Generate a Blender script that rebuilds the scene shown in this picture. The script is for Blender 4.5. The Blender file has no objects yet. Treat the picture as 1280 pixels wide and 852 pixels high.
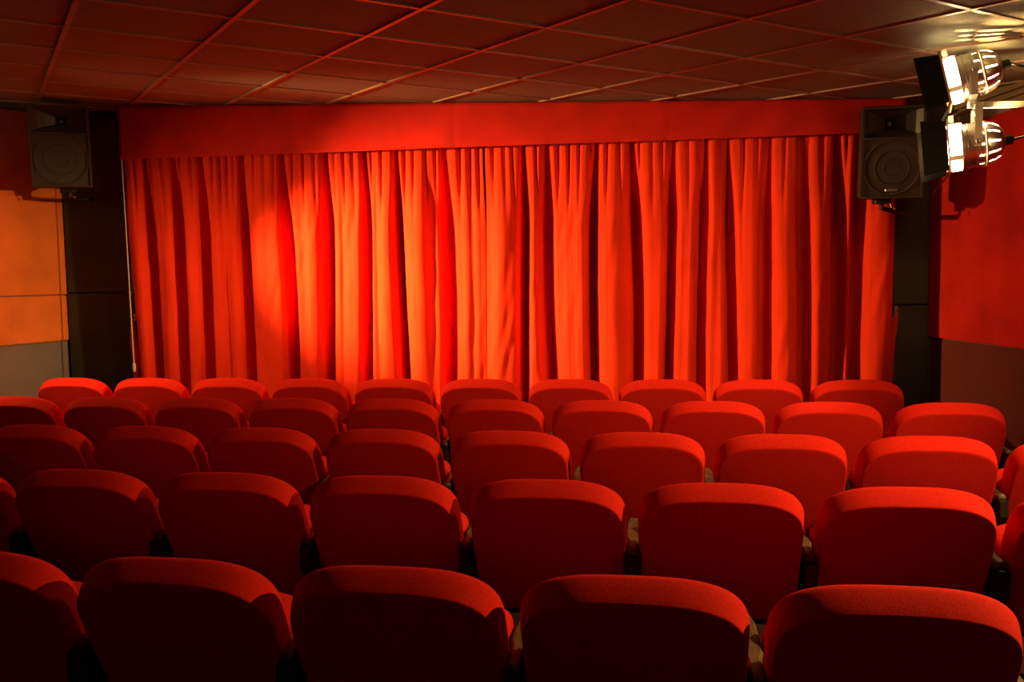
import bpy, math, random
from mathutils import Vector, Matrix
random.seed(7)
SC = bpy.context.scene
COL = SC.collection
PI = math.pi

# ------------------------------------------------------------------ camera
EYE = Vector((0, 0, 1.53))
CR = Vector((0.98724701, 0.15837760, -0.01612055))
CU = Vector((0.00427197, 0.07486959, 0.99718418))
CF = Vector((-0.15913858, 0.98453597, -0.07323820))
cam = bpy.data.cameras.new('camera')
cam.sensor_width = 36; cam.lens = 1079 / 1280 * 36; cam.clip_start = .02
cam_o = bpy.data.objects.new('camera', cam); COL.objects.link(cam_o)
m3 = Matrix((CR, CU, -CF)).transposed()
cam_o.matrix_world = Matrix.Translation(EYE) @ m3.to_4x4()
SC.camera = cam_o

# ------------------------------------------------------------------ world, exposure
w = bpy.data.worlds.new('world'); SC.world = w; w.use_nodes = True
w.node_tree.nodes['Background'].inputs[0].default_value = (0.0, 0.0, 0.0, 1)
w.node_tree.nodes['Background'].inputs[1].default_value = 0
SC.view_settings.view_transform = 'Standard'; SC.view_settings.look = 'None'
SC.view_settings.gamma = 1; SC.view_settings.use_curve_mapping = False
SC.view_settings.exposure = 0.0
SC.cycles.max_bounces = 8; SC.cycles.diffuse_bounces = 5; SC.cycles.glossy_bounces = 3
SC.cycles.sample_clamp_indirect = 4; SC.cycles.use_denoising = True
SC.cycles.caustics_reflective = False; SC.cycles.caustics_refractive = False

# lamp strengths (the lights themselves sit in the two spotlights)
TUNGSTEN = (1.0, 0.60, 0.22)
BEAM_W, SPILL_W, LEAK_W, LENS_E, HOUSE_W = 4200, 52, 125, 22, 300

# ------------------------------------------------------------------ materials
MATS = {}
def mat(name, col, rough=.8, metal=0, noise=0, nscale=20, bump=0, bscale=300, sheen=0, emit=None, estr=0, spec=.4, col2=None, stretch=None):
    if name in MATS: return MATS[name]
    m = bpy.data.materials.new(name); m.use_nodes = True
    nt = m.node_tree; b = nt.nodes['Principled BSDF']
    b.inputs['Base Color'].default_value = (*col, 1); b.inputs['Roughness'].default_value = rough
    b.inputs['Metallic'].default_value = metal; b.inputs['Specular IOR Level'].default_value = spec
    if sheen:
        b.inputs['Sheen Weight'].default_value = sheen; b.inputs['Sheen Roughness'].default_value = .45
        b.inputs['Sheen Tint'].default_value = (*[min(1, c * 1.6) for c in col], 1)
    tc = nt.nodes.new('ShaderNodeTexCoord'); mp = nt.nodes.new('ShaderNodeMapping')
    nt.links.new(tc.outputs['Object'], mp.inputs[0])
    if stretch: mp.inputs['Scale'].default_value = stretch
    if noise:
        n = nt.nodes.new('ShaderNodeTexNoise'); n.inputs['Scale'].default_value = nscale; n.inputs['Detail'].default_value = 6
        nt.links.new(mp.outputs[0], n.inputs['Vector'])
        r = nt.nodes.new('ShaderNodeValToRGB')
        c2 = col2 or tuple(max(0, c * (1 - noise)) for c in col)
        r.color_ramp.elements[0].color = (*c2, 1); r.color_ramp.elements[0].position = .32
        r.color_ramp.elements[1].color = (*[min(1, c * (1 + noise * .35)) for c in col], 1); r.color_ramp.elements[1].position = .7
        nt.links.new(n.outputs['Fac'], r.inputs[0]); nt.links.new(r.outputs[0], b.inputs['Base Color'])
    if bump:
        n = nt.nodes.new('ShaderNodeTexNoise'); n.inputs['Scale'].default_value = bscale; n.inputs['Detail'].default_value = 3
        nt.links.new(tc.outputs['Object'], n.inputs['Vector'])
        bp = nt.nodes.new('ShaderNodeBump'); bp.inputs['Strength'].default_value = bump; bp.inputs['Distance'].default_value = .004
        nt.links.new(n.outputs['Fac'], bp.inputs['Height']); nt.links.new(bp.outputs[0], b.inputs['Normal'])
    if emit:
        b.inputs['Emission Color'].default_value = (*emit, 1); b.inputs['Emission Strength'].default_value = estr
    MATS[name] = m
    return m

SEAT = mat('seat_cloth', (.66, .016, .005), .9, noise=.14, nscale=110, bump=.35, bscale=420, sheen=.25, spec=.15)
VELVET = mat('curtain_velvet', (.68, .030, .004), .85, noise=.18, nscale=6, bump=.25, bscale=260, sheen=.2, spec=.15, stretch=(1, 1, .25))
PELMET = mat('pelmet_velvet', (.52, .013, .006), .85, noise=.2, nscale=5, bump=.25, bscale=260, sheen=.2, spec=.15)
BLACKBOARD = mat('black_board', (.044, .040, .022), .6, noise=.4, nscale=3, bump=.15, bscale=60)
BLACKPLASTIC = mat('black_plastic', (.018, .016, .014), .45, bump=.15, bscale=500)
GRILLE = mat('grille_mesh', (.058, .045, .028), .55, bump=.5, bscale=900)
HORN = mat('horn_plastic', (.045, .040, .034), .28)
WOOD = mat('arm_wood', (.13, .085, .035), .5, noise=.5, nscale=14, bump=.1, bscale=80, stretch=(6, 1, 1))
ORANGE = mat('orange_cloth', (.72, .16, .028), .9, noise=.18, nscale=4, bump=.3, bscale=250, spec=.15)
WALLRED = mat('red_cloth', (.46, .011, .004), .9, noise=.30, nscale=3, bump=.3, bscale=250, spec=.15)
GREYWALL = mat('grey_paint', (.175, .118, .105), .75, noise=.15, nscale=3, bump=.1, bscale=120)
MAROON = mat('maroon_paint', (.095, .006, .003), .75, noise=.2, nscale=3, bump=.15, bscale=120)
BEIGE = mat('beige_paint', (.30, .20, .10), .7, noise=.15, nscale=4, bump=.1, bscale=120)
DARKWALL = mat('dark_red_paint', (.12, .022, .014), .85, noise=.2, nscale=2, bump=.1, bscale=100)
CARPET = mat('carpet', (.045, .012, .010), .95, noise=.5, nscale=60, bump=.6, bscale=500)
TILE = mat('mineral_tile', (.25, .255, .19), .9, noise=.25, nscale=140, bump=.5, bscale=260, spec=.1)
GRID = mat('grid_metal', (.34, .22, .15), .38, spec=.6)
PLENUM = mat('plenum_board', (.05, .04, .03), .9, noise=.2, nscale=3)
CHROME = mat('polished_alloy', (.86, .80, .72), .30, metal=1, noise=.08, nscale=30)
CREAM = mat('cream_paint', (.80, .74, .60), .45, noise=.05, nscale=30)
STEEL = mat('steel', (.55, .5, .44), .3, metal=1, noise=.1, nscale=50)
LEAF = mat('black_flap', (.006, .005, .004), .8, spec=.12, noise=.3, nscale=20)
LENS = mat('hot_lens', (.9, .8, .6), .3, emit=(1.0, .72, .38), estr=LENS_E)
CORD = mat('pale_cord', (.55, .45, .33), .7, noise=.2, nscale=60)
FLEX = mat('cable_rubber', (.10, .085, .07), .5)
BADGE = mat('badge_metal', (.55, .5, .42), .3, metal=1)
WARMGEL_GLOW = mat('orange_gel_and_glow', (.85, .35, .03), .4)  # gel edge colour, also the orange light painted on the lower flap

# ------------------------------------------------------------------ helpers
def new(name, verts, faces, m, parent=None, smooth=False, mesh=None):
    if mesh is None:
        mesh = bpy.data.meshes.new(name)
        mesh.from_pydata([tuple(v) for v in verts], [], faces)
        mesh.materials.append(m)
        if smooth:
            for p in mesh.polygons: p.use_smooth = True
        mesh.update()
    o = bpy.data.objects.new(name, mesh); COL.objects.link(o)
    if parent is not None: o.parent = parent
    return o
def tag(o, label, cat, group=None):
    o['label'] = label; o['category'] = cat
    if group: o['group'] = group
    return o
def thing(name, label, cat, loc=(0, 0, 0), mtx=None, group=None):
    o = bpy.data.objects.new(name, None); COL.objects.link(o); o.empty_display_size = .1
    if mtx is not None: o.matrix_world = mtx
    else: o.location = loc
    return tag(o, label, cat, group)
def struct(o):
    o['kind'] = 'structure'; return o
class MB:
    def __init__(s): s.v = []; s.f = []
    def add(s, vs, fs):
        n = len(s.v); s.v += [Vector(v) for v in vs]; s.f += [tuple(i + n for i in f) for f in fs]; return s
    def box(s, a, b, bev=0):
        (x0, y0, z0), (x1, y1, z1) = a, b
        if not bev:
            vs = [(x0,y0,z0),(x1,y0,z0),(x1,y1,z0),(x0,y1,z0),(x0,y0,z1),(x1,y0,z1),(x1,y1,z1),(x0,y1,z1)]
            return s.add(vs, [(3,2,1,0),(4,5,6,7),(0,1,5,4),(1,2,6,5),(2,3,7,6),(3,0,4,7)])
        d = bev
        ring = lambda e, z: [(x0+e,y0,z),(x1-e,y0,z),(x1,y0+e,z),(x1,y1-e,z),(x1-e,y1,z),(x0+e,y1,z),(x0,y1-e,z),(x0,y0+e,z)]
        ins = lambda z: [(x0+d+d*.4,y0+d,z),(x1-d-d*.4,y0+d,z),(x1-d,y0+d+d*.4,z),(x1-d,y1-d-d*.4,z),(x1-d-d*.4,y1-d,z),(x0+d+d*.4,y1-d,z),(x0+d,y1-d-d*.4,z),(x0+d,y0+d+d*.4,z)]
        return s.rings([ins(z0), ring(d, z0+d), ring(d, z1-d), ins(z1)])
    def rings(s, rs, caps=True, closed=True):
        n = len(rs[0]); vs = [p for r in rs for p in r]; fs = []
        for i in range(len(rs) - 1):
            for k in range(n if closed else n - 1):
                k2 = (k + 1) % n
                fs.append((i*n+k, i*n+k2, (i+1)*n+k2, (i+1)*n+k))
        if caps: fs += [tuple(range(n))[::-1], tuple((len(rs)-1)*n + k for k in range(n))]
        return s.add(vs, fs)
    def lathe(s, prof, seg=32, skip=None, caps=False):
        n = seg; vs = []; fs = []
        for r, z in prof:
            for k in range(n): a = 2*PI*k/n; vs.append((r*math.cos(a), r*math.sin(a), z))
        for i in range(len(prof) - 1):
            for k in range(n):
                if skip and skip(i, k): continue
                k2 = (k+1) % n; fs.append((i*n+k, i*n+k2, (i+1)*n+k2, (i+1)*n+k))
        if caps: fs += [tuple(range(n))[::-1], tuple((len(prof)-1)*n+k for k in range(n))]
        return s.add(vs, fs)
    def tube(s, pts, rad, seg=8):
        pts = [Vector(p) for p in pts]; rs = []
        for i, p in enumerate(pts):
            t = (pts[min(i+1, len(pts)-1)] - pts[max(i-1, 0)]).normalized()
            u = t.cross(Vector((0, 0, 1)))
            if u.length < 1e-3: u = t.cross(Vector((1, 0, 0)))
            u.normalize(); v = t.cross(u)
            r = rad[i] if isinstance(rad, (list, tuple)) else rad
            rs.append([p + u*r*math.cos(2*PI*k/seg) + v*r*math.sin(2*PI*k/seg) for k in range(seg)])
        return s.rings(rs)
    def bar(s, p, q, wdir, wid, th):
        p, q = Vector(p), Vector(q); t = (q-p).normalized(); W = Vector(wdir); W = (W - t*W.dot(t)).normalized(); N = t.cross(W)
        c = [(-1,-1),(1,-1),(1,1),(-1,1)]
        return s.rings([[e + W*wid/2*a + N*th/2*b for a, b in c] for e in (p, q)])
    def build(s, name, m, parent=None, smooth=False): return new(name, s.v, s.f, m, parent, smooth)
def autosmooth(o, ang=35):
    me = o.data
    for p in me.polygons: p.use_smooth = True
    me.set_sharp_from_angle(angle=math.radians(ang)); return o

# ------------------------------------------------------------------ room shell
FLOOR_SLOPE = .0135
def floor_z(y): return FLOOR_SLOPE * (y - 1.85)
YF, YB = 6.42, -1.6
TL, TR = math.tan(math.radians(13)), math.tan(math.radians(11))
def xl(y): return -4.735 - (YF - y) * TL
def xr(y): return 1.94 + (YF - y) * TR
ROOM = [(xl(YB), YB), (xr(YB), YB), (xr(YF), YF), (xl(YF), YF)]
CO = Vector((-0.98409923, 2.62566067, 2.57471391))
CA = Vector((0.76721804, 0.64136745, 0.00492722)); CB = Vector((-0.64026491, 0.76539986, 0.06499153)); CN = Vector((0.03791216, -0.0530174, 0.99787365))
def ceil_z(x, y): return CO.z - (CN.x*(x-CO.x) + CN.y*(y-CO.y)) / CN.z

def prism(name, pts, z0, z1, m):
    n = len(pts)
    vs = [(x, y, z0(x, y)) for x, y in pts] + [(x, y, z1(x, y)) for x, y in pts]
    fs = [tuple(range(n))[::-1], tuple(range(n, 2*n))] + [(i, (i+1) % n, n+(i+1) % n, n+i) for i in range(n)]
    return new(name, vs, fs, m)
G = .12
floor = struct(prism('floor', ROOM, lambda x, y: floor_z(y)-.1, lambda x, y: floor_z(y), CARPET))
ztop = lambda x, y: ceil_z(x, y) + .12
zbot = lambda x, y: floor_z(y) - .1
wl = struct(prism('wall_left', [(xl(YB), YB), (xl(YF), YF), (xl(YF)-G, YF), (xl(YB)-G, YB)], zbot, ztop, GREYWALL))
wr = struct(prism('wall_right', [(xr(YB), YB), (xr(YB)+G, YB), (xr(YF)+G, YF), (xr(YF), YF)], zbot, ztop, BEIGE))
wf = struct(prism('wall_front', [(xl(YF)-G, YF), (xr(YF)+G, YF), (xr(YF)+G, YF+G), (xl(YF)-G, YF+G)], zbot, ztop, BLACKBOARD))
wb = struct(prism('wall_back', [(xl(YB)-G, YB-G), (xr(YB)+G, YB-G), (xr(YB)+G, YB), (xl(YB)-G, YB)], zbot, ztop, DARKWALL))

# panels on the side walls: slabs that follow the splayed wall line
def wall_slab(name, xf, sgn, y0, y1, z0, z1, th, m, parent):
    # sgn +1: slab stands proud towards +x (left wall), -1: towards -x
    e = .006
    def ring(o, i, zz0, zz1, yy0, yy1): return [(xf(yy0)+sgn*o, yy0, zz0), (xf(yy1)+sgn*o, yy1, zz0), (xf(yy1)+sgn*o, yy1, zz1(yy1)), (xf(yy0)+sgn*o, yy0, zz1(yy0))]
    zt = z1 if callable(z1) else (lambda y: z1)
    zi = lambda y: zt(y) - e
    b = MB().rings([ring(0, 0, z0, zt, y0, y1), ring(th-e, 0, z0, zt, y0, y1), ring(th, 0, z0+e, zi, y0+e, y1-e)])
    if sgn > 0: b.f = [f[::-1] for f in b.f]
    return b.build(name, m, parent)
for k in range(4):
    y1 = 6.405 - k*1.9; y0 = max(y1 - 1.9 + .006, -1.55)
    wall_slab('fabric_panel', xl, 1, y0, y1, 1.452, lambda y: ceil_z(xl(y), y) - .035, .03, ORANGE, wl)
    wall_slab('fabric_panel', xl, 1, y0, y1, 1.078, 1.444, .03, ORANGE, wl)
    wall_slab('fabric_panel', xr, -1, y0, y1, 1.072, 2.46, .035, WALLRED, wr)
    wall_slab('dado_board', xr, -1, y0, y1, floor_z(y0), 1.064, .012, MAROON, wr)
    wall_slab('dado_board', xl, 1, y0, y1, floor_z(y0), 1.070, .012, GREYWALL, wl)
# conduit rails along the top of the right wall
for z, h in ((2.535, .018), (2.575, .03)):
    b = MB().rings([[(xr(y)-o, y, z+a) for o, a in ((0, 0), (.03, 0), (.03, h), (0, h))] for y in (-1.5, 6.38)])
    b.build('cable_rail', BEIGE, wr)
# added glowing panel on the back wall, lifts the dark seat backs
fill_ = struct(MB().box((-.62, YB+.002, 1.78), (-.02, YB+.02, 2.12), .004).build('added_fill_panel', mat('fill_panel_glow', (.9, .6, .35), .4, emit=(1, .55, .25), estr=3)))
fr_ = MB()
for a, b in (((-.67, YB, 1.73), (.03, YB+.04, 1.775)), ((-.67, YB, 2.125), (.03, YB+.04, 2.17)), ((-.67, YB, 1.775), (-.625, YB+.04, 2.125)), ((-.015, YB, 1.775), (.03, YB+.04, 2.125))): fr_.box(a, b)
fr_.build('fill_panel_frame', BLACKPLASTIC, fill_)
# black boards beside the curtain
def fboard(x0, x1, z0, z1, parent, th=.03):
    return MB().box((x0, YF-th, z0), (x1, YF, z1), .004).build('black_board', BLACKBOARD, parent)
fboard(-4.70, -4.115, 1.465, 2.86, wf); fboard(-4.70, -4.045, floor_z(6.4), 1.457, wf, .036)
fboard(1.50, 1.905, 1.30, 2.62, wf); fboard(1.50, 1.905, floor_z(6.4), 1.292, wf, .034)
MB().box((-4.108, YF-.05, 1.47), (-4.098, YF, 2.50)).build('edge_trim', CORD, wf)
MB().box((-4.16, YF-.05, 1.457), (-4.098, YF-.03, 1.465)).build('edge_trim', CORD, wf)

# ------------------------------------------------------------------ suspended ceiling: plenum board, tiles and grid bars as parts
ceiling = struct(prism('ceiling', ROOM, lambda x, y: ceil_z(x, y)+.045, lambda x, y: ceil_z(x, y)+.10, PLENUM))
def st(x, y):
    d = Vector((x, y, ceil_z(x, y))) - CO; return (d.dot(CA), d.dot(CB))
POLY = [st(x, y) for x, y in ROOM]
def clip(sub, poly):
    out = sub
    for i in range(len(poly)):
        a, b = poly[i], poly[(i+1) % len(poly)]
        inside = lambda p: (b[0]-a[0])*(p[1]-a[1]) - (b[1]-a[1])*(p[0]-a[0]) > 1e-6
        inp, out = out, []
        for k in range(len(inp)):
            p, q = inp[k], inp[(k+1) % len(inp)]
            ip, iq = inside(p), inside(q)
            if ip != iq:
                d1 = (b[0]-a[0])*(p[1]-a[1]) - (b[1]-a[1])*(p[0]-a[0]); d2 = (b[0]-a[0])*(q[1]-a[1]) - (b[1]-a[1])*(q[0]-a[0])
                t = d1/(d1-d2); r = (p[0]+(q[0]-p[0])*t, p[1]+(q[1]-p[1])*t)
                if ip: out += [p, r]
                else: out += [r]
            elif ip: out.append(p)
            if ip and iq: pass
        # rebuild in order
        res = []
        for k in range(len(inp)):
            p, q = inp[k], inp[(k+1) % len(inp)]
            ip, iq = inside(p), inside(q)
            if ip: res.append(p)
            if ip != iq:
                d1 = (b[0]-a[0])*(p[1]-a[1]) - (b[1]-a[1])*(p[0]-a[0]); d2 = (b[0]-a[0])*(q[1]-a[1]) - (b[1]-a[1])*(q[0]-a[0])
                t = d1/(d1-d2); res.append((p[0]+(q[0]-p[0])*t, p[1]+(q[1]-p[1])*t))
        out = res
        if not out: return []
    return out
CM = Matrix((CA, CB, CN)).transposed().to_4x4(); CM.translation = CO
def slab_local(poly, z0, z1):
    n = len(poly)
    vs = [(x, y, z0) for x, y in poly] + [(x, y, z1) for x, y in poly]
    return vs, [tuple(range(n))[::-1], tuple(range(n, 2*n))] + [(i, (i+1) % n, n+(i+1) % n, n+i) for i in range(n)]
def area(p): return abs(sum(p[i][0]*p[(i+1) % len(p)][1]-p[(i+1) % len(p)][0]*p[i][1] for i in range(len(p))))/2
ss = [p[0] for p in POLY]; ts = [p[1] for p in POLY]
tile_mesh = None; S = .6; e = .003
for i in range(math.floor(min(ss)/S)-1, math.ceil(max(ss)/S)+1):
    for j in range(math.floor(min(ts)/S)-1, math.ceil(max(ts)/S)+1):
        sq = [(i*S+e, j*S+e), (i*S+S-e, j*S+e), (i*S+S-e, j*S+S-e), (i*S+e, j*S+S-e)]
        c = clip(sq, POLY)
        if len(c) < 3 or area(c) < .002: continue
        full = abs(area(c) - (S-2*e)**2) < 1e-4
        if full:
            if tile_mesh is None:
                vs, fs = slab_local([(e, e), (S-e, e), (S-e, S-e), (e, S-e)], .005, .02)
                o = new('ceiling_tile', vs, fs, TILE, ceiling); tile_mesh = o.data
            else: o = new('ceiling_tile', None, None, TILE, ceiling, mesh=tile_mesh)
            o.matrix_world = CM @ Matrix.Translation((i*S, j*S, random.uniform(-.0006, .0012)))
        else:
            vs, fs = slab_local(c, .005, .02); o = new('ceiling_tile', vs, fs, TILE, ceiling); o.matrix_world = CM
def gbar(c, dz):
    if len(c) < 3 or area(c) < .0005: return
    vs, fs = slab_local(c, dz, dz+.034); o = new('grid_bar', vs, fs, GRID, ceiling); o.matrix_world = CM
W2 = .011
for i in range(math.floor(min(ss)/S), math.ceil(max(ss)/S)+1):
    gbar(clip([(i*S-W2, min(ts)-1), (i*S+W2, min(ts)-1), (i*S+W2, max(ts)+1), (i*S-W2, max(ts)+1)], POLY), -.004)
for j in range(math.floor(min(ts)/S), math.ceil(max(ts)/S)+1):
    gbar(clip([(min(ss)-1, j*S-W2), (max(ss)+1, j*S-W2), (max(ss)+1, j*S+W2), (min(ss)-1, j*S+W2)], POLY), -.003)

# ------------------------------------------------------------------ stage curtain: two halves meeting in a deep fold
def smooth(t): t = max(0, min(1, t)); return t*t*(3-2*t)
def curtain(name, x0, x1, valleys, seed, label, edge=0):
    rnd = random.Random(seed)
    zt, zb = 2.55, floor_z(6.2) + .025
    NX = int((x1-x0)/.0055); NZ = 60
    lean = [rnd.uniform(-.05, .05) for _ in valleys]; dep = [rnd.uniform(.16, .185) for _ in valleys]; wid = [rnd.uniform(.036, .054) for _ in valleys]
    bow = [rnd.uniform(-.03, .03) for _ in valleys]
    subs = [(rnd.uniform(x0, x1), rnd.uniform(.022, .045), rnd.uniform(.008, .028), rnd.uniform(-.06, .06)) for _ in range(int((x1-x0)/.22))]
    pl = []; x = x0
    while x < x1:
        pl.append((x, rnd.uniform(.010, .017), rnd.uniform(.018, .045))); x += rnd.uniform(.055, .095)
    vs = []; ends = [x0-.05] + list(valleys) + [x1+.05]
    for a in range(NZ+1):
        v = a/NZ; z = zt + (zb-zt)*v
        g = smooth((v-.02)/.26)          # 0 gathered heading, 1 free folds
        for k in range(NX+1):
            x = x0 + (x1-x0)*k/NX
            y = 0
            for c, l, d, s_, b_ in zip(valleys, lean, dep, wid, bow):
                cc = c + l*(v-.5) + b_*math.sin(PI*v); t = (x-cc)/(s_*(.55+.45*g))
                if abs(t) < 3: y += d*(.35+.65*g)*math.exp(-abs(t)**3.2)
            for c, s_, d, l in subs:
                t = (x-c-l*(v-.4))/s_
                if abs(t) < 3: y += d*(.4+.6*g)*math.exp(-t*t)
            for c, s_, d in pl:
                t = (x-c)/s_
                if abs(t) < 3: y += d*(1-g*.93)*math.exp(-t*t)
            for c0, c1 in zip(ends[:-1], ends[1:]):
                if c0 <= x < c1:
                    t = 2*(x-c0)/(c1-c0)-1; y += min(.05, .16*(c1-c0))*t*t*(.25+.75*g); break
            y += .0035*math.sin(x*47+9*math.sin(v*5+x*3))*math.sin(v*11+x*8)*g
            y += .010*math.sin(x*9+seed+v*1.5)*g + .006*math.sin(x*31+v*2)*g
            xd = edge*v*max(0, 1-(k/NX)/.35)**2
            vs.append((x + xd + .010*g*math.sin(v*4+x*5), 6.150 + y, z + (.006*math.sin(x*23) if a == NZ else 0)))
    n = NX+1
    fs = [(a*n+k, (a+1)*n+k, (a+1)*n+k+1, a*n+k+1) for a in range(NZ) for k in range(NX)]
    o = new(name, vs, fs, VELVET, smooth=True)
    md = o.modifiers.new('thick', 'SOLIDIFY'); md.thickness = .004; md.offset = 1
    return tag(o, label, 'curtain', 'two halves of the stage curtain')
curtain('stage_curtain', -3.995, -1.185, [-3.85, -3.597, -3.383, -3.046, -2.721, -2.401, -2.099, -1.819, -1.495], 3,
        'red velvet stage curtain half hanging beside the wall with orange panels', .085)
curtain('stage_curtain', -1.182, 1.61, [-.908, -.709, -.39, -.128, .126, .359, .53, .775, 1.022, 1.24, 1.393], 8,
        'red velvet stage curtain half hanging beside the wall with red panels')

# pelmet over the curtain
def pelmet():
    xs = [-3.955 + 5.60*k/220 for k in range(221)]; rows = 12; vs = []
    def yy(x, v): 
        q = .010*math.sin(x*2.1+1) + .005*math.sin(x*6.3+v*2) + .003*math.sin(x*17+v*5)
        for s in (-2.72, -1.37, .13): q += .014*math.exp(-((x-s)/.010)**2)
        return 6.055 + q*(.4+.6*v)
    for a in range(rows+1):
        v = a/rows
        line = [(-3.955, 6.40), (-3.955, 6.25), (-3.957, 6.10)] + [(x, None) for x in xs] + [(1.647, 6.10), (1.645, 6.25), (1.645, 6.40)]
        for x, y in line:
            top = ceil_z(x, 6.08) - .008; bot = 2.470 - .0050*(x+3.955)
            vs.append((x, yy(x, v) if y is None else y, top + (bot-top)*v))
    n = len(line)
    fs = [(a*n+k, (a+1)*n+k, (a+1)*n+k+1, a*n+k+1) for a in range(rows) for k in range(n-1)]
    root = thing('curtain_pelmet', 'long plain red fabric pelmet hung under the ceiling above the curtain', 'pelmet', (0, 0, 0))
    o = new('pelmet_cloth', vs, fs, PELMET, root, smooth=True)
    md = o.modifiers.new('thick', 'SOLIDIFY'); md.thickness = .006; md.offset = -1
    hv = []
    for x in xs:
        bot = 2.470 - .0050*(x+3.955)
        for dz, dy in ((0.0, -.004), (.026, -.004), (.026, .004), (0.0, .004)): hv.append((x, yy(x, 1)+dy, bot+dz-.004))
    hb = MB().rings([hv[i:i+4] for i in range(0, len(hv), 4)])
    hb.build('hem', PELMET, root)
pelmet()

# tie-backs on their hooks, and the pull cord
def flat_tube(pts, ws, ths, name, m):
    rs = []
    for (x, y, z), a, b in zip(pts, ws, ths): rs.append([(x+a*math.cos(2*PI*k/12), y+b*math.sin(2*PI*k/12), z) for k in range(12)])
    return MB().rings(rs).build(name, m, None, True)
def hook(x, y, z, lab):
    r = thing('curtain_hook', lab, 'hook', (x, y, z), group='brass curtain hooks on the black boards')
    MB().box((-.012, .0, -.03), (.012, YF-.034-y, .03), .003).build('back_plate', STEEL, r)
    MB().tube([(0, .0, 0), (0, -.03, -.004), (0, -.045, .006)], [.004, .004, .004], 8).build('prong', STEEL, r)
    b = MB().lathe([(.001, -.009), (.006, -.007), (.009, 0), (.006, .007), (.001, .009)], 12); o = b.build('knob', STEEL, r, True); o.location = (0, -.05, .010)
hook(-4.095, 6.36, 1.262, 'small metal hook on the black board beside the pale pull cord')
hook(1.688, 6.37, 1.262, 'small metal hook on the black board under the loudspeaker cables')
tag(flat_tube([(-4.085, 6.31, 1.255), (-4.078, 6.30, 1.20), (-4.066, 6.29, 1.10), (-4.055, 6.29, .98), (-4.052, 6.29, .88), (-4.06, 6.29, .72), (-4.065, 6.29, .55)],
    [.008, .018, .030, .036, .030, .024, .020], [.008, .012, .016, .018, .016, .014, .012], 'curtain_tieback', VELVET),
    'red cloth tieback hanging from hook beside the pale pull cord', 'tieback')
tag(flat_tube([(1.682, 6.32, 1.25), (1.668, 6.31, 1.20), (1.645, 6.29, 1.12), (1.628, 6.27, 1.02), (1.615, 6.25, .88), (1.61, 6.24, .72), (1.61, 6.24, .60)],
    [.009, .020, .028, .030, .028, .026, .022], [.008, .012, .016, .018, .016, .014, .012], 'curtain_tieback', VELVET),
    'red cloth tieback pulled against the curtain beneath the loudspeaker cables', 'tieback')
r = thing('pull_cord', 'pale curtain pull cord with a small weight, hanging beside black board', 'cord', (-3.925, 6.08, .86))
MB().tube([(-.035, .0, 1.66), (-.018, -.01, 1.0), (-.005, -.02, .4), (0, -.02, .06)], .0045, 8).build('cord', CORD, r)
MB().lathe([(.004, .065), (.011, .06), (.0125, .04), (.0125, .01), (.009, -.004), (.002, -.006)], 14).build('weight', CORD, r, True).location = (0, -.02, 0)

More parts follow.
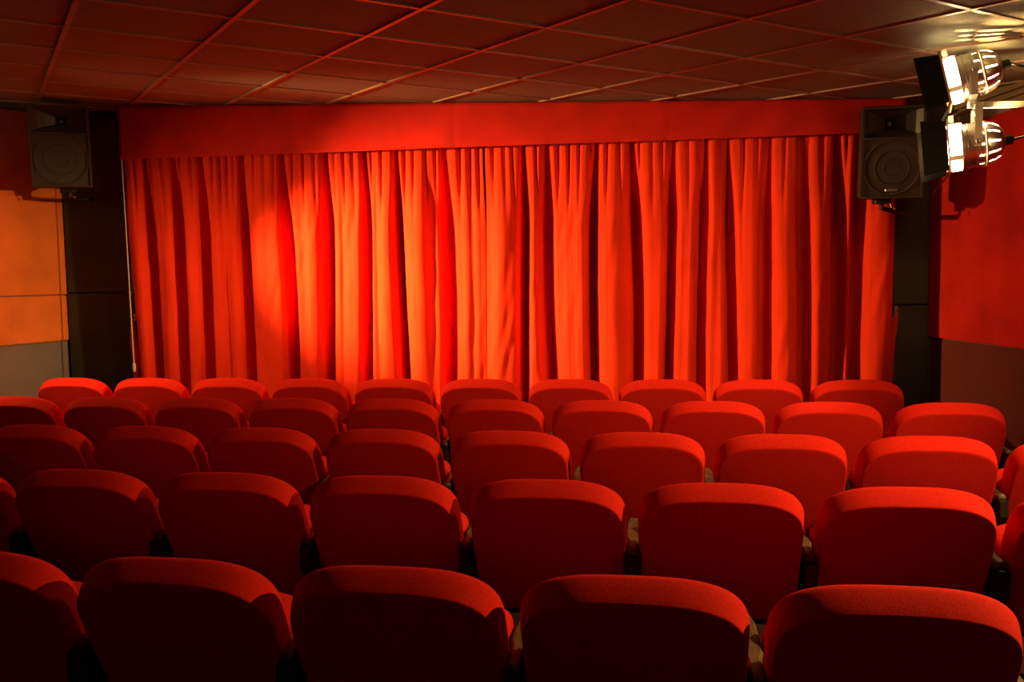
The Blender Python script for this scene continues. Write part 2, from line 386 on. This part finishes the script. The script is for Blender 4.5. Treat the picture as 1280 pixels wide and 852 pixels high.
# ------------------------------------------------------------------ loudspeakers
def speaker(loc, rz, rx, label, wid=.375, hgt=.60, dep=.32):
    M = Matrix.Translation(loc) @ Matrix.Rotation(rz, 4, 'Z') @ Matrix.Rotation(rx, 4, 'X')
    root = thing('loudspeaker', label, 'loudspeaker', mtx=M)
    hw = wid/2
    def sec(y, s, h0, h1, c=.018):
        a = hw*s
        return [(-a+c, y, h0), (a-c, y, h0), (a, y, h0+c), (a, y, h1-c), (a-c, y, h1), (-a+c, y, h1), (-a, y, h1-c), (-a, y, h0+c)]
    b = MB().rings([sec(dep, .62, .03, hgt-.03), sec(dep*.55, .86, .0, hgt), sec(.012, 1, 0, hgt), sec(0, .97, .008, hgt-.008)], caps=False)
    b.f.append(tuple(range(8)))
    b.f = [f[::-1] for f in b.f]
    # recessed baffle
    b.build('cabinet', BLACKPLASTIC, root)
    zs = hgt*.655
    # rim round the front
    rim = MB(); t = .012
    for a, c in (((-hw+.004, -.006, .006), (hw-.004, .02, .006+t)), ((-hw+.004, -.006, hgt-.006-t), (hw-.004, .02, hgt-.006)),
                 ((-hw+.004, -.006, .006+t), (-hw+.004+t, .02, hgt-.006-t)), ((hw-.004-t, -.006, .006+t), (hw-.004, .02, hgt-.006-t)),
                 ((-hw+.004+t, -.005, zs-.006), (hw-.004-t, .02, zs+.006))): rim.box(a, c)
    rim.build('front_rim', GRILLE, root)
    # horn: rectangular mouth flaring back to a small throat
    x = hw-.018; z0, z1 = zs+.008, hgt-.020; zc = (z0+z1)/2
    hb = MB()
    def rect(a, c, d, y): return [(-a, y, zc-c), (a, y, zc-c), (a, y, zc+d), (-a, y, zc+d)]
    prof = [(x, zc-z0, z1-zc, .0), (x*.80, .062, .072, .030), (x*.50, .040, .050, .055), (x*.20, .026, .030, .085), (.018, .018, .018, .12)]
    hb.rings([rect(*p) for p in prof], caps=False); hb.f = [f[::-1] for f in hb.f]
    hb.build('horn', HORN, root, False)
    th = MB().lathe([(.001, -.012), (.010, -.009), (.015, 0), (.012, .01)], 16).build('throat', BADGE, root, True)
    th.matrix_local = Matrix.Translation((0, .105, zc)) @ Matrix.Rotation(PI/2, 4, 'X')
    # woofer cone behind the grille, with the grille cloth bulging slightly
    R = min(hw-.025, (zs-.03)/2)
    g = MB(); nx = 14; vs = []; fs = []
    for i in range(nx+1):
        for k in range(nx+1):
            u = -1+2*i/nx; v = -1+2*k/nx
            rr = math.hypot(u, v)
            vs.append((u*(hw-.017), .006-.008*(1-u*u)*(1-v*v), .020+(zs-.028)*(v+1)/2))
    n = nx+1
    fs = [(i*n+k, (i+1)*n+k, (i+1)*n+k+1, i*n+k+1) for i in range(nx) for k in range(nx)]
    gr = new('grille', vs, fs, GRILLE, root, True)
    for rr, tt in ((R, .006), (R*.62, .004), (R*.30, .006)):
        wv = MB().lathe([(rr-tt, 0), (rr-tt*.5, .0035), (rr+tt*.5, .0035), (rr+tt, 0)], 40)
        q = wv.build('woofer_ring', GRILLE, gr, True); q.matrix_local = Matrix.Translation((0, .000, .02+(zs-.028)/2)) @ Matrix.Rotation(PI/2, 4, 'X')
    MB().box((-.036, -.008, .048), (.036, .002, .061), .002).build('badge', BADGE, root)
    return root
def bracket(root, pts, rad=.016):
    MB().tube(pts, rad, 10).build('mount_pole', BLACKPLASTIC, root)
    MB().box((-.05, .16, -.035), (.05, .26, .0), .004).build('mount_plate', BLACKPLASTIC, root)
    MB().tube([(.03, .12, -.03), (.036, .11, -.055), (.05, .11, -.06)], .004, 8).build('wing_bolt', STEEL, root)
    MB().lathe([(.001, -.010), (.008, -.006), (.010, 0), (.008, .006), (.001, .010)], 12).build('bolt_knob', STEEL, root, True).location = (.056, .11, -.062)
sr = speaker((1.462, 5.68, 1.975), 0, math.radians(6), 'black loudspeaker with lit horn, partly covered by the spotlight flaps', .375, .56)
bracket(sr, [(0, .21, -.02), (0, .21, -.06), (.10, .26, -.09), (.20, .40, -.11), (.20, .66, -.12)])
sl = speaker((-4.20, 5.72, 2.232), math.radians(26), math.radians(3), 'black loudspeaker in deep shade above the wall with orange panels', .40, .585)
bracket(sl, [(0, .21, -.02), (0, .21, -.05), (.0, .55, -.06), (.10, .66, -.06)])
r = thing('speaker_cable', 'thin dark cables hanging down the black board below the loudspeaker', 'cable', (1.655, 6.36, .9))
MB().tube([(-.02, -.10, 1.10), (-.012, -.01, 1.02), (-.010, .005, .8), (-.006, .005, .4), (.0, .0, .35), (.012, .005, .2), (.03, .01, -.2), (.03, .0, -.82)], .006, 8).build('cable', FLEX, r)
MB().tube([(-.05, -.10, 1.12), (-.035, .0, 1.0), (-.030, .01, .6), (-.034, .01, -.82)], .012, 8).build('conduit', BLACKPLASTIC, r)

# ------------------------------------------------------------------ spotlights on the wall arm
def spotlight(mouth, aim, yoke_z, label, gel=False, beam=BEAM_W, spill=SPILL_W, leak=LEAK_W, bang=25, sang=150, top=-32, far=32, near=16, nln=.105):
    ax = (Vector(aim) - Vector(mouth)).normalized()
    side = ax.cross(Vector((0, 0, 1))).normalized()       # horizontal pivot axis
    up = side.cross(ax)
    # local frame: x = side, y = up, z = along the beam
    M = Matrix((side, up, ax)).transposed().to_4x4(); M.translation = Vector(mouth)
    root = thing('stage_spotlight', label, 'spotlight', mtx=M)
    seg = 72
    prof = [(.094, .0), (.108, .0), (.108, -.012), (.098, -.016), (.098, -.035), (.101, -.038), (.101, -.046), (.098, -.050), (.098, -.085), (.104, -.089), (.104, -.098), (.098, -.102), (.098, -.128), (.102, -.132), (.102, -.140)]
    ZS = .67; prof = [(a, z*ZS) for a, z in prof]
    can = MB().lathe(prof, seg, skip=lambda i, k: i == 11 and k % 6 == 1); autosmooth(can.build('can_body', CHROME, root))
    dome = [(.099, -.140), (.096, -.156), (.088, -.195), (.074, -.225), (.052, -.248), (.030, -.260)]
    dome = [(a, z*ZS) for a, z in dome]
    d = MB().lathe(dome, seg, skip=lambda i, k: i in (1, 2) and k % 6 == 0)
    do = autosmooth(d.build('vented_dome', CHROME, root), 50)
    md = do.modifiers.new('thick', 'SOLIDIFY'); md.thickness = .002
    for k in range(12):
        a = 2*PI*k/12
        q = MB().lathe([(.001, .004), (.004, .003), (.005, 0)], 8).build('rivet', STEEL, root, True)
        q.matrix_local = Matrix.Translation((.099*math.cos(a), .099*math.sin(a), -.115*ZS)) @ Vector((0, 0, 1)).rotation_difference(Vector((math.cos(a), math.sin(a), 0))).to_matrix().to_4x4()
    tail = MB().lathe([(.030, -.173), (.022, -.180), (.020, -.206), (.010, -.210), (.001, -.210)], 20); tail.build('tail_cap', BLACKPLASTIC, root, True)
    lens = MB().lathe([(.104, .002), (.1055, .012), (.1055, .038), (.095, .045), (.060, .048), (.001, .049)], 32); lens.build('lamp_lens', LENS, root, True)
    # square colour-frame holder with clips
    fr = MB(); o_, i_ = .118, .094
    for a, b in (((-o_, -o_, .050), (o_, -i_, .056)), ((-o_, i_, .050), (o_, o_, .056)), ((-o_, -i_, .050), (-i_, i_, .056)), ((i_, -i_, .050), (o_, i_, .056))): fr.box(a, b)
    frame = fr.build('colour_frame', CREAM, root)
    if gel:
        g2 = MB()
        for a, b in (((-o_-.002, -o_-.002, .057), (o_+.002, -i_, .060)), ((-o_-.002, i_, .057), (o_+.002, o_+.002, .060)), ((-o_-.002, -i_, .057), (-i_, i_, .060)), ((i_, -i_, .057), (o_+.002, i_, .060))): g2.box(a, b)
        g2.build('gel_edge', WARMGEL_GLOW, frame)
    for sx, sy in ((0, 1), (1, -.6), (-1, -.6)):
        v = Vector((sx, sy, 0)).normalized(); p = v*.106
        MB().bar(p+Vector((0, 0, -.006)), p+Vector((0, 0, .052)), v.cross(Vector((0, 0, 1))), .022, .004).build('frame_clip', CREAM, root)
    p = Vector((0, .115, .03)); MB().bar(p, p+Vector((0, .032, 0)), (0, 0, 1), .022, .004).build('frame_latch', CREAM, root)
    # flaps: near and far side, and below
    def leaf(h, wdir, out, wid, ln, ang):
        h, wv, ov = Vector(h), Vector(wdir), Vector(out)
        t = (Vector((0, 0, 1))*math.cos(ang) + ov*math.sin(ang))
        n = t.cross(wv).normalized()*.0012
        pts = [h - wv*wid/2, h + wv*wid/2, h + wv*wid*.56 + t*ln, h - wv*wid*.56 + t*ln]
        MB().add([p-n for p in pts]+[p+n for p in pts], [(3,2,1,0),(4,5,6,7),(0,1,5,4),(1,2,6,5),(2,3,7,6),(3,0,4,7)]).build('barn_door', LEAF, root)
    leaf((-.118, 0, .060), (0, 1, 0), (-1, 0, 0), .215, nln, math.radians(near))
    leaf((.118, 0, .060), (0, 1, 0), (1, 0, 0), .215, .125, math.radians(far))
    leaf((0, -.118, .060), (1, 0, 0), (0, -1, 0), .215, .110, math.radians(48))
    leaf((0, .118, .060), (1, 0, 0), (0, 1, 0), .200, .130, math.radians(top))
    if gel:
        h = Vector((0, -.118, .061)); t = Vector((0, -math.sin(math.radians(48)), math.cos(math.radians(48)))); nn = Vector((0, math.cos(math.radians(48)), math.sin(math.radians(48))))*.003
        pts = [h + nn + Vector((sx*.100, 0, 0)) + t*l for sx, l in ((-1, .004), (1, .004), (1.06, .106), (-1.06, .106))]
        MB().add(pts + [p + nn*.3 for p in pts], [(3,2,1,0),(4,5,6,7),(0,1,5,4),(1,2,6,5),(2,3,7,6),(3,0,4,7)]).build('painted_flap_glow', WARMGEL_GLOW, root)  # thin orange sheet: lamp light on the lower flap, put into colour
    # yoke
    Mi = M.inverted(); piv = Vector((0, 0, -.062)); pw = M @ piv
    y_ = MB(); hx = .122
    dirn = 1 if yoke_z > pw.z else -1
    for s in (-1, 1):
        a = pw + side*s*hx; b_ = Vector((a.x, a.y, yoke_z))
        y_.bar(Mi @ (a - Vector((0, 0, dirn*.02))), Mi @ b_, Mi.to_3x3() @ (ax*Vector((1, 1, 0))).normalized(), .030, .005)
    a, b_ = pw - side*(hx+.0025), pw + side*(hx+.0025); a.z = b_.z = yoke_z
    y_.bar(Mi @ a, Mi @ b_, Mi.to_3x3() @ (ax*Vector((1, 1, 0))).normalized(), .030, .005)
    y_.build('yoke', CREAM, root)
    for s in (-1, 1):
        q = MB().lathe([(.001, .012), (.010, .010), (.012, 0), (.012, -.022)], 14).build('pivot_bolt', STEEL, root, True)
        q.matrix_local = Matrix.Translation((s*.122, 0, -.062)) @ Matrix.Rotation(s*PI/2, 4, 'Y')
    # the lamp's own light: beam out of the mouth, leak through the vents of the dome
    for nm, wt, ang, bl in (('beam_light', beam, bang, 1), ('spill_light', spill, sang, .45)):
        ld = bpy.data.lights.new(nm, 'SPOT'); ld.energy = wt; ld.color = TUNGSTEN; ld.spot_size = math.radians(ang); ld.spot_blend = bl; ld.shadow_soft_size = .045 if nm == 'beam_light' else .03
        lo = bpy.data.objects.new(nm, ld); COL.objects.link(lo); lo.parent = root
        lo.matrix_local = Matrix.Translation((0, 0, .062)) @ Matrix.Rotation(PI, 4, 'X')
    ld = bpy.data.lights.new('vent_light', 'POINT'); ld.energy = leak; ld.color = TUNGSTEN; ld.shadow_soft_size = .02
    lo = bpy.data.objects.new('vent_light', ld); COL.objects.link(lo); lo.parent = root; lo.location = (0, 0, -.092)
    return root, M
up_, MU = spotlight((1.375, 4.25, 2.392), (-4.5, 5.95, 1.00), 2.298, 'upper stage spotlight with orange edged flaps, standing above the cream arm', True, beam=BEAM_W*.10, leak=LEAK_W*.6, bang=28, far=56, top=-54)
lo_, ML = spotlight((1.385, 4.23, 2.085), (-4.8, 5.85, 1.50), 2.252, 'lower stage spotlight with a shiny vented can, slung beneath the cream arm', beam=BEAM_W*.22, bang=24, top=-47)
arm = thing('wall_bracket', 'cream metal wall bracket carrying both stage spotlights', 'bracket', (1.455, 4.265, 2.275))
xe = xr(4.37) - .002
MB().bar((-.03, -.005, 0), (xe-1.455-.02, .10, -.008), (0, 0, 1), .026, .026).build('bar', CREAM, arm)
MB().box((xe-1.455-.024, .03, -.08), (xe-1.455-.006, .17, .07), .004).build('wall_plate', CREAM, arm)
MB().tube([(0, 0, -.045), (0, 0, .045)], .008, 10).build('clamp_bolt', CREAM, arm)
MB().tube([(.245, .03, -.012), (.245, .03, -.05)], .010, 10).build('wing_screw', CREAM, arm)
for M, pts, lab in ((MU, [(1.645, 4.24, 2.43), (1.70, 4.30, 2.38), (1.76, 4.33, 2.32), (1.80, 4.33, 2.30)], 'grey lamp cable running from the upper spotlight to the arm'),
                    (ML, [(1.66, 4.16, 2.12), (1.76, 4.25, 2.10), (1.90, 4.30, 2.06), (2.10, 4.36, 2.08), (2.28, 4.42, 2.20)], 'grey lamp cable sagging from the lower spotlight to the wall')):
    t = M @ Vector((0, 0, -.209))
    tag(MB().tube([t] + pts, .0055, 8).build('lamp_cable', FLEX, None, True), lab, 'cable')

# the matching pair on the opposite wall, whose beams meet the curtain from the other side
spotlight((-4.30, 4.25, 2.47), (-.45, 6.2, 1.62), 2.375, 'upper spotlight of the pair on the orange panelled wall', beam=BEAM_W*.80, spill=SPILL_W*1.4, leak=LEAK_W*.12, bang=48, top=-42, far=-60, near=-30, nln=.125)
spotlight((-4.31, 4.23, 2.15), (-1.95, 6.2, 1.55), 2.325, 'lower spotlight of the pair on the orange panelled wall', beam=BEAM_W*.72, spill=SPILL_W*2.6, leak=LEAK_W*.12, bang=35, top=-44, far=-37, near=-22, nln=.125)
xe = xl(4.24)
arm = thing('wall_bracket', 'cream metal wall bracket carrying the pair beside the orange panels', 'bracket', (-4.38, 4.24, 2.35))
MB().bar((.03, 0, 0), (xe+4.38+.05, 0, 0), (0, 0, 1), .026, .026).build('bar', CREAM, arm)
MB().box((xe+4.38+.05, -.07, -.08), (xe+4.38+.066, .07, .07), .004).build('wall_plate', CREAM, arm)
# a third spotlight farther back on the same wall, turned down over the rows of seats
hs_, MH = spotlight((2.22, 2.45, 2.20), (-.9, 2.75, .80), 2.36, 'stage spotlight on its own bracket, turned down over the seats', beam=0, spill=HOUSE_W, leak=0, sang=135, top=-50, far=64)
br = thing('wall_bracket', 'cream metal wall bracket carrying the single spotlight over the seats', 'bracket', (2.26, 2.44, 2.375))
xe = xr(2.44)
MB().bar((-.03, 0, 0), (xe-2.26-.05, 0, 0), (0, 0, 1), .026, .026).build('bar', CREAM, br)
MB().box((xe-2.26-.066, -.07, -.08), (xe-2.26-.05, .07, .07), .004).build('wall_plate', CREAM, br)
# ------------------------------------------------------------------ cinema seats
ALPHA = math.radians(25)
def outline(hw, h, rx, ry, rb, crown):
    pts = []; N = 22; n_ = 3.2
    for k in range(1, N+1):                  # superellipse shoulder from the top middle to the side
        a = PI/2*(1 - k/N); a = PI/2 - (PI/2-a)**1.0
        pts.append((hw*max(0, math.cos(a))**(2/n_), ry*(1-max(0, math.sin(a))**(2/n_))))
    pts[-1] = (hw, ry)
    for k in range(1, 4): pts.append((hw, ry+(h-rb-ry)*k/4))
    for k in range(6):
        a = PI/2*k/5; pts.append((hw-rb+rb*math.cos(a), h-rb+rb*math.sin(a)))
    top = [(0, 0)]
    right = top + pts
    full = right + [(-x, v) for x, v in right[::-1] if x > 1e-6]
    return [(x, v + crown*(x/hw)**2*max(0, 1-v/.2)) for x, v in full]
def cushion_mesh(name, hw, h, rx, ry, rb, crown, rings, bulge_r, bulge_f, m):
    ol = outline(hw, h, rx, ry, rb, crown); c = (0, h*.52)
    def ins(d):
        out = []
        n = len(ol)
        for i, (x, v) in enumerate(ol):
            (x0, v0), (x1, v1) = ol[i-1], ol[(i+1) % n]
            t = Vector((x1-x0, v1-v0)).normalized(); nn = Vector((-t.y, t.x))
            if nn.dot(Vector((c[0]-x, c[1]-v))) < 0: nn = -nn
            d_ = d*(.5+.5*max(0, nn.y)); out.append((x+nn.x*d_, v+nn.y*d_))
        return out
    rs = []
    th = rings[-1][1]
    for s in (.25, .5, .75): 
        r0 = ins(rings[0][0]); rs.append([(c[0]+(x-c[0])*s, c[1]+(v-c[1])*s, rings[0][1]-bulge_r*(1-s*s)) for x, v in r0])
    for d, wv in rings: rs.append([(x, v, wv) for x, v in ins(d)])
    for s in (.75, .5, .25):
        r0 = ins(rings[-1][0]); rs.append([(c[0]+(x-c[0])*s, c[1]+(v-c[1])*s, th+bulge_f*(1-s*s)) for x, v in r0])
    return rs
D = Vector((0, math.sin(ALPHA), -math.cos(ALPHA))); NN = Vector((0, math.cos(ALPHA), math.sin(ALPHA)))
def place(rs, T, d, n): return [[T + Vector((1, 0, 0))*x + d*v + n*wv for x, v, wv in r] for r in rs]
back_rs = cushion_mesh('backrest', .2575, .52, .125, .165, .06, .004, [(.040, 0), (.027, 0), (.0225, .0015), (.020, .005), (.013, .020), (.006, .037), (.001, .054), (0, .062), (.003, .071), (.012, .080), (.028, .086)], .008, .014, SEAT)
seat_rs = cushion_mesh('tip_up_seat', .243, .40, .07, .085, .06, .004, [(.030, 0), (.014, .004), (.004, .014), (0, .030), (0, .075), (.004, .092), (.016, .104), (.034, .110)], .006, .012, SEAT)
AL2 = math.radians(20); D2 = Vector((0, math.sin(AL2), -math.cos(AL2))); N2 = Vector((0, math.cos(AL2), math.sin(AL2)))
def make_seat():
    root = thing('cinema_seat', 'x', 'seat')
    MB().rings(place(back_rs, Vector((0, -.045, .846)), D, NN)).build('backrest', SEAT, root, True)
    MB().rings(place(seat_rs, Vector((0, .165, .690)), D2, N2)).build('tip_up_seat', SEAT, root, True)
    arm_part(root, 1)
    b = MB().tube([(-.22, .30, .33), (.262, .30, .33)], .014, 8); b.build('pivot_bar', BLACKPLASTIC, root)
    return root
def arm_part(root, s):
    x = .275*s
    poly = [(.05, .0), (.40, .0), (.40, .03), (.30, .06), (.30, .40), (.40, .55), (.425, .622), (.02, .622), (.02, .56), (.12, .36), (.15, .06), (.05, .03)]
    n = len(poly); hw = .0150
    b = MB().add([(x-hw, y, z) for y, z in poly]+[(x+hw, y, z) for y, z in poly], [tuple(range(n)), tuple(range(n, 2*n))[::-1]]+[(i, n+i, n+(i+1) % n, (i+1) % n) for i in range(n)])
    st_ = b.build('standard', BLACKPLASTIC, root)
    rs = []
    for y, hw_, z0, z1 in ((.045, .012, .626, .637), (.050, .0155, .622, .642), (.150, .0165, .622, .645), (.185, .026, .622, .646), (.36, .027, .622, .646), (.415, .022, .622, .643), (.435, .012, .625, .636)):
        rs.append([(x-hw_, y, z0), (x+hw_, y, z0), (x+hw_, y, z1-.006), (x+hw_-.006, y, z1), (x-hw_+.006, y, z1), (x-hw_, y, z1-.006)])
    autosmooth(MB().rings(rs).build('armrest', WOOD, root), 40)
proto = make_seat()
ROWS = [ # depth, x of seat 0, first index, last index
    (5.122, -3.786, 0, 9), (4.316, -3.000, -1, 8), (3.490, -2.240, -1, 7), (2.688, -1.987, -1, 6), (1.852, -1.144, -1, 3)]
ORD = ['first', 'second', 'third', 'fourth', 'fifth', 'sixth', 'seventh', 'eighth', 'ninth', 'tenth']
ROWTXT = ['in the row nearest the curtain', 'in the second row from the curtain', 'in the third row from the curtain', 'in the fourth row from the curtain', 'in the fifth row from the curtain']
used = False
for ri, (Y, x0, a, b) in enumerate(ROWS):
    for i in range(a, b+1):
        if not used: o = proto; used = True; kids = list(proto.children)
        else:
            o = proto.copy(); COL.objects.link(o)
            for ch in kids:
                c = ch.copy(); COL.objects.link(c); c.parent = o
        o.location = (x0 + .55*i, Y, floor_z(Y))
        o.rotation_euler = (0, 0, random.uniform(-.004, .004))
        k = b - i
        if ri == 0: where = ORD[i] + ' from the orange panelled wall'
        else: where = ORD[k] + ' from the spotlight side'
        o['label'] = 'red cinema seat ' + ROWTXT[ri] + ', ' + where
        o['group'] = 'red cinema seats ' + ROWTXT[ri]
        if ri == 0 and i == a: first = o
arm_part(first, -1)
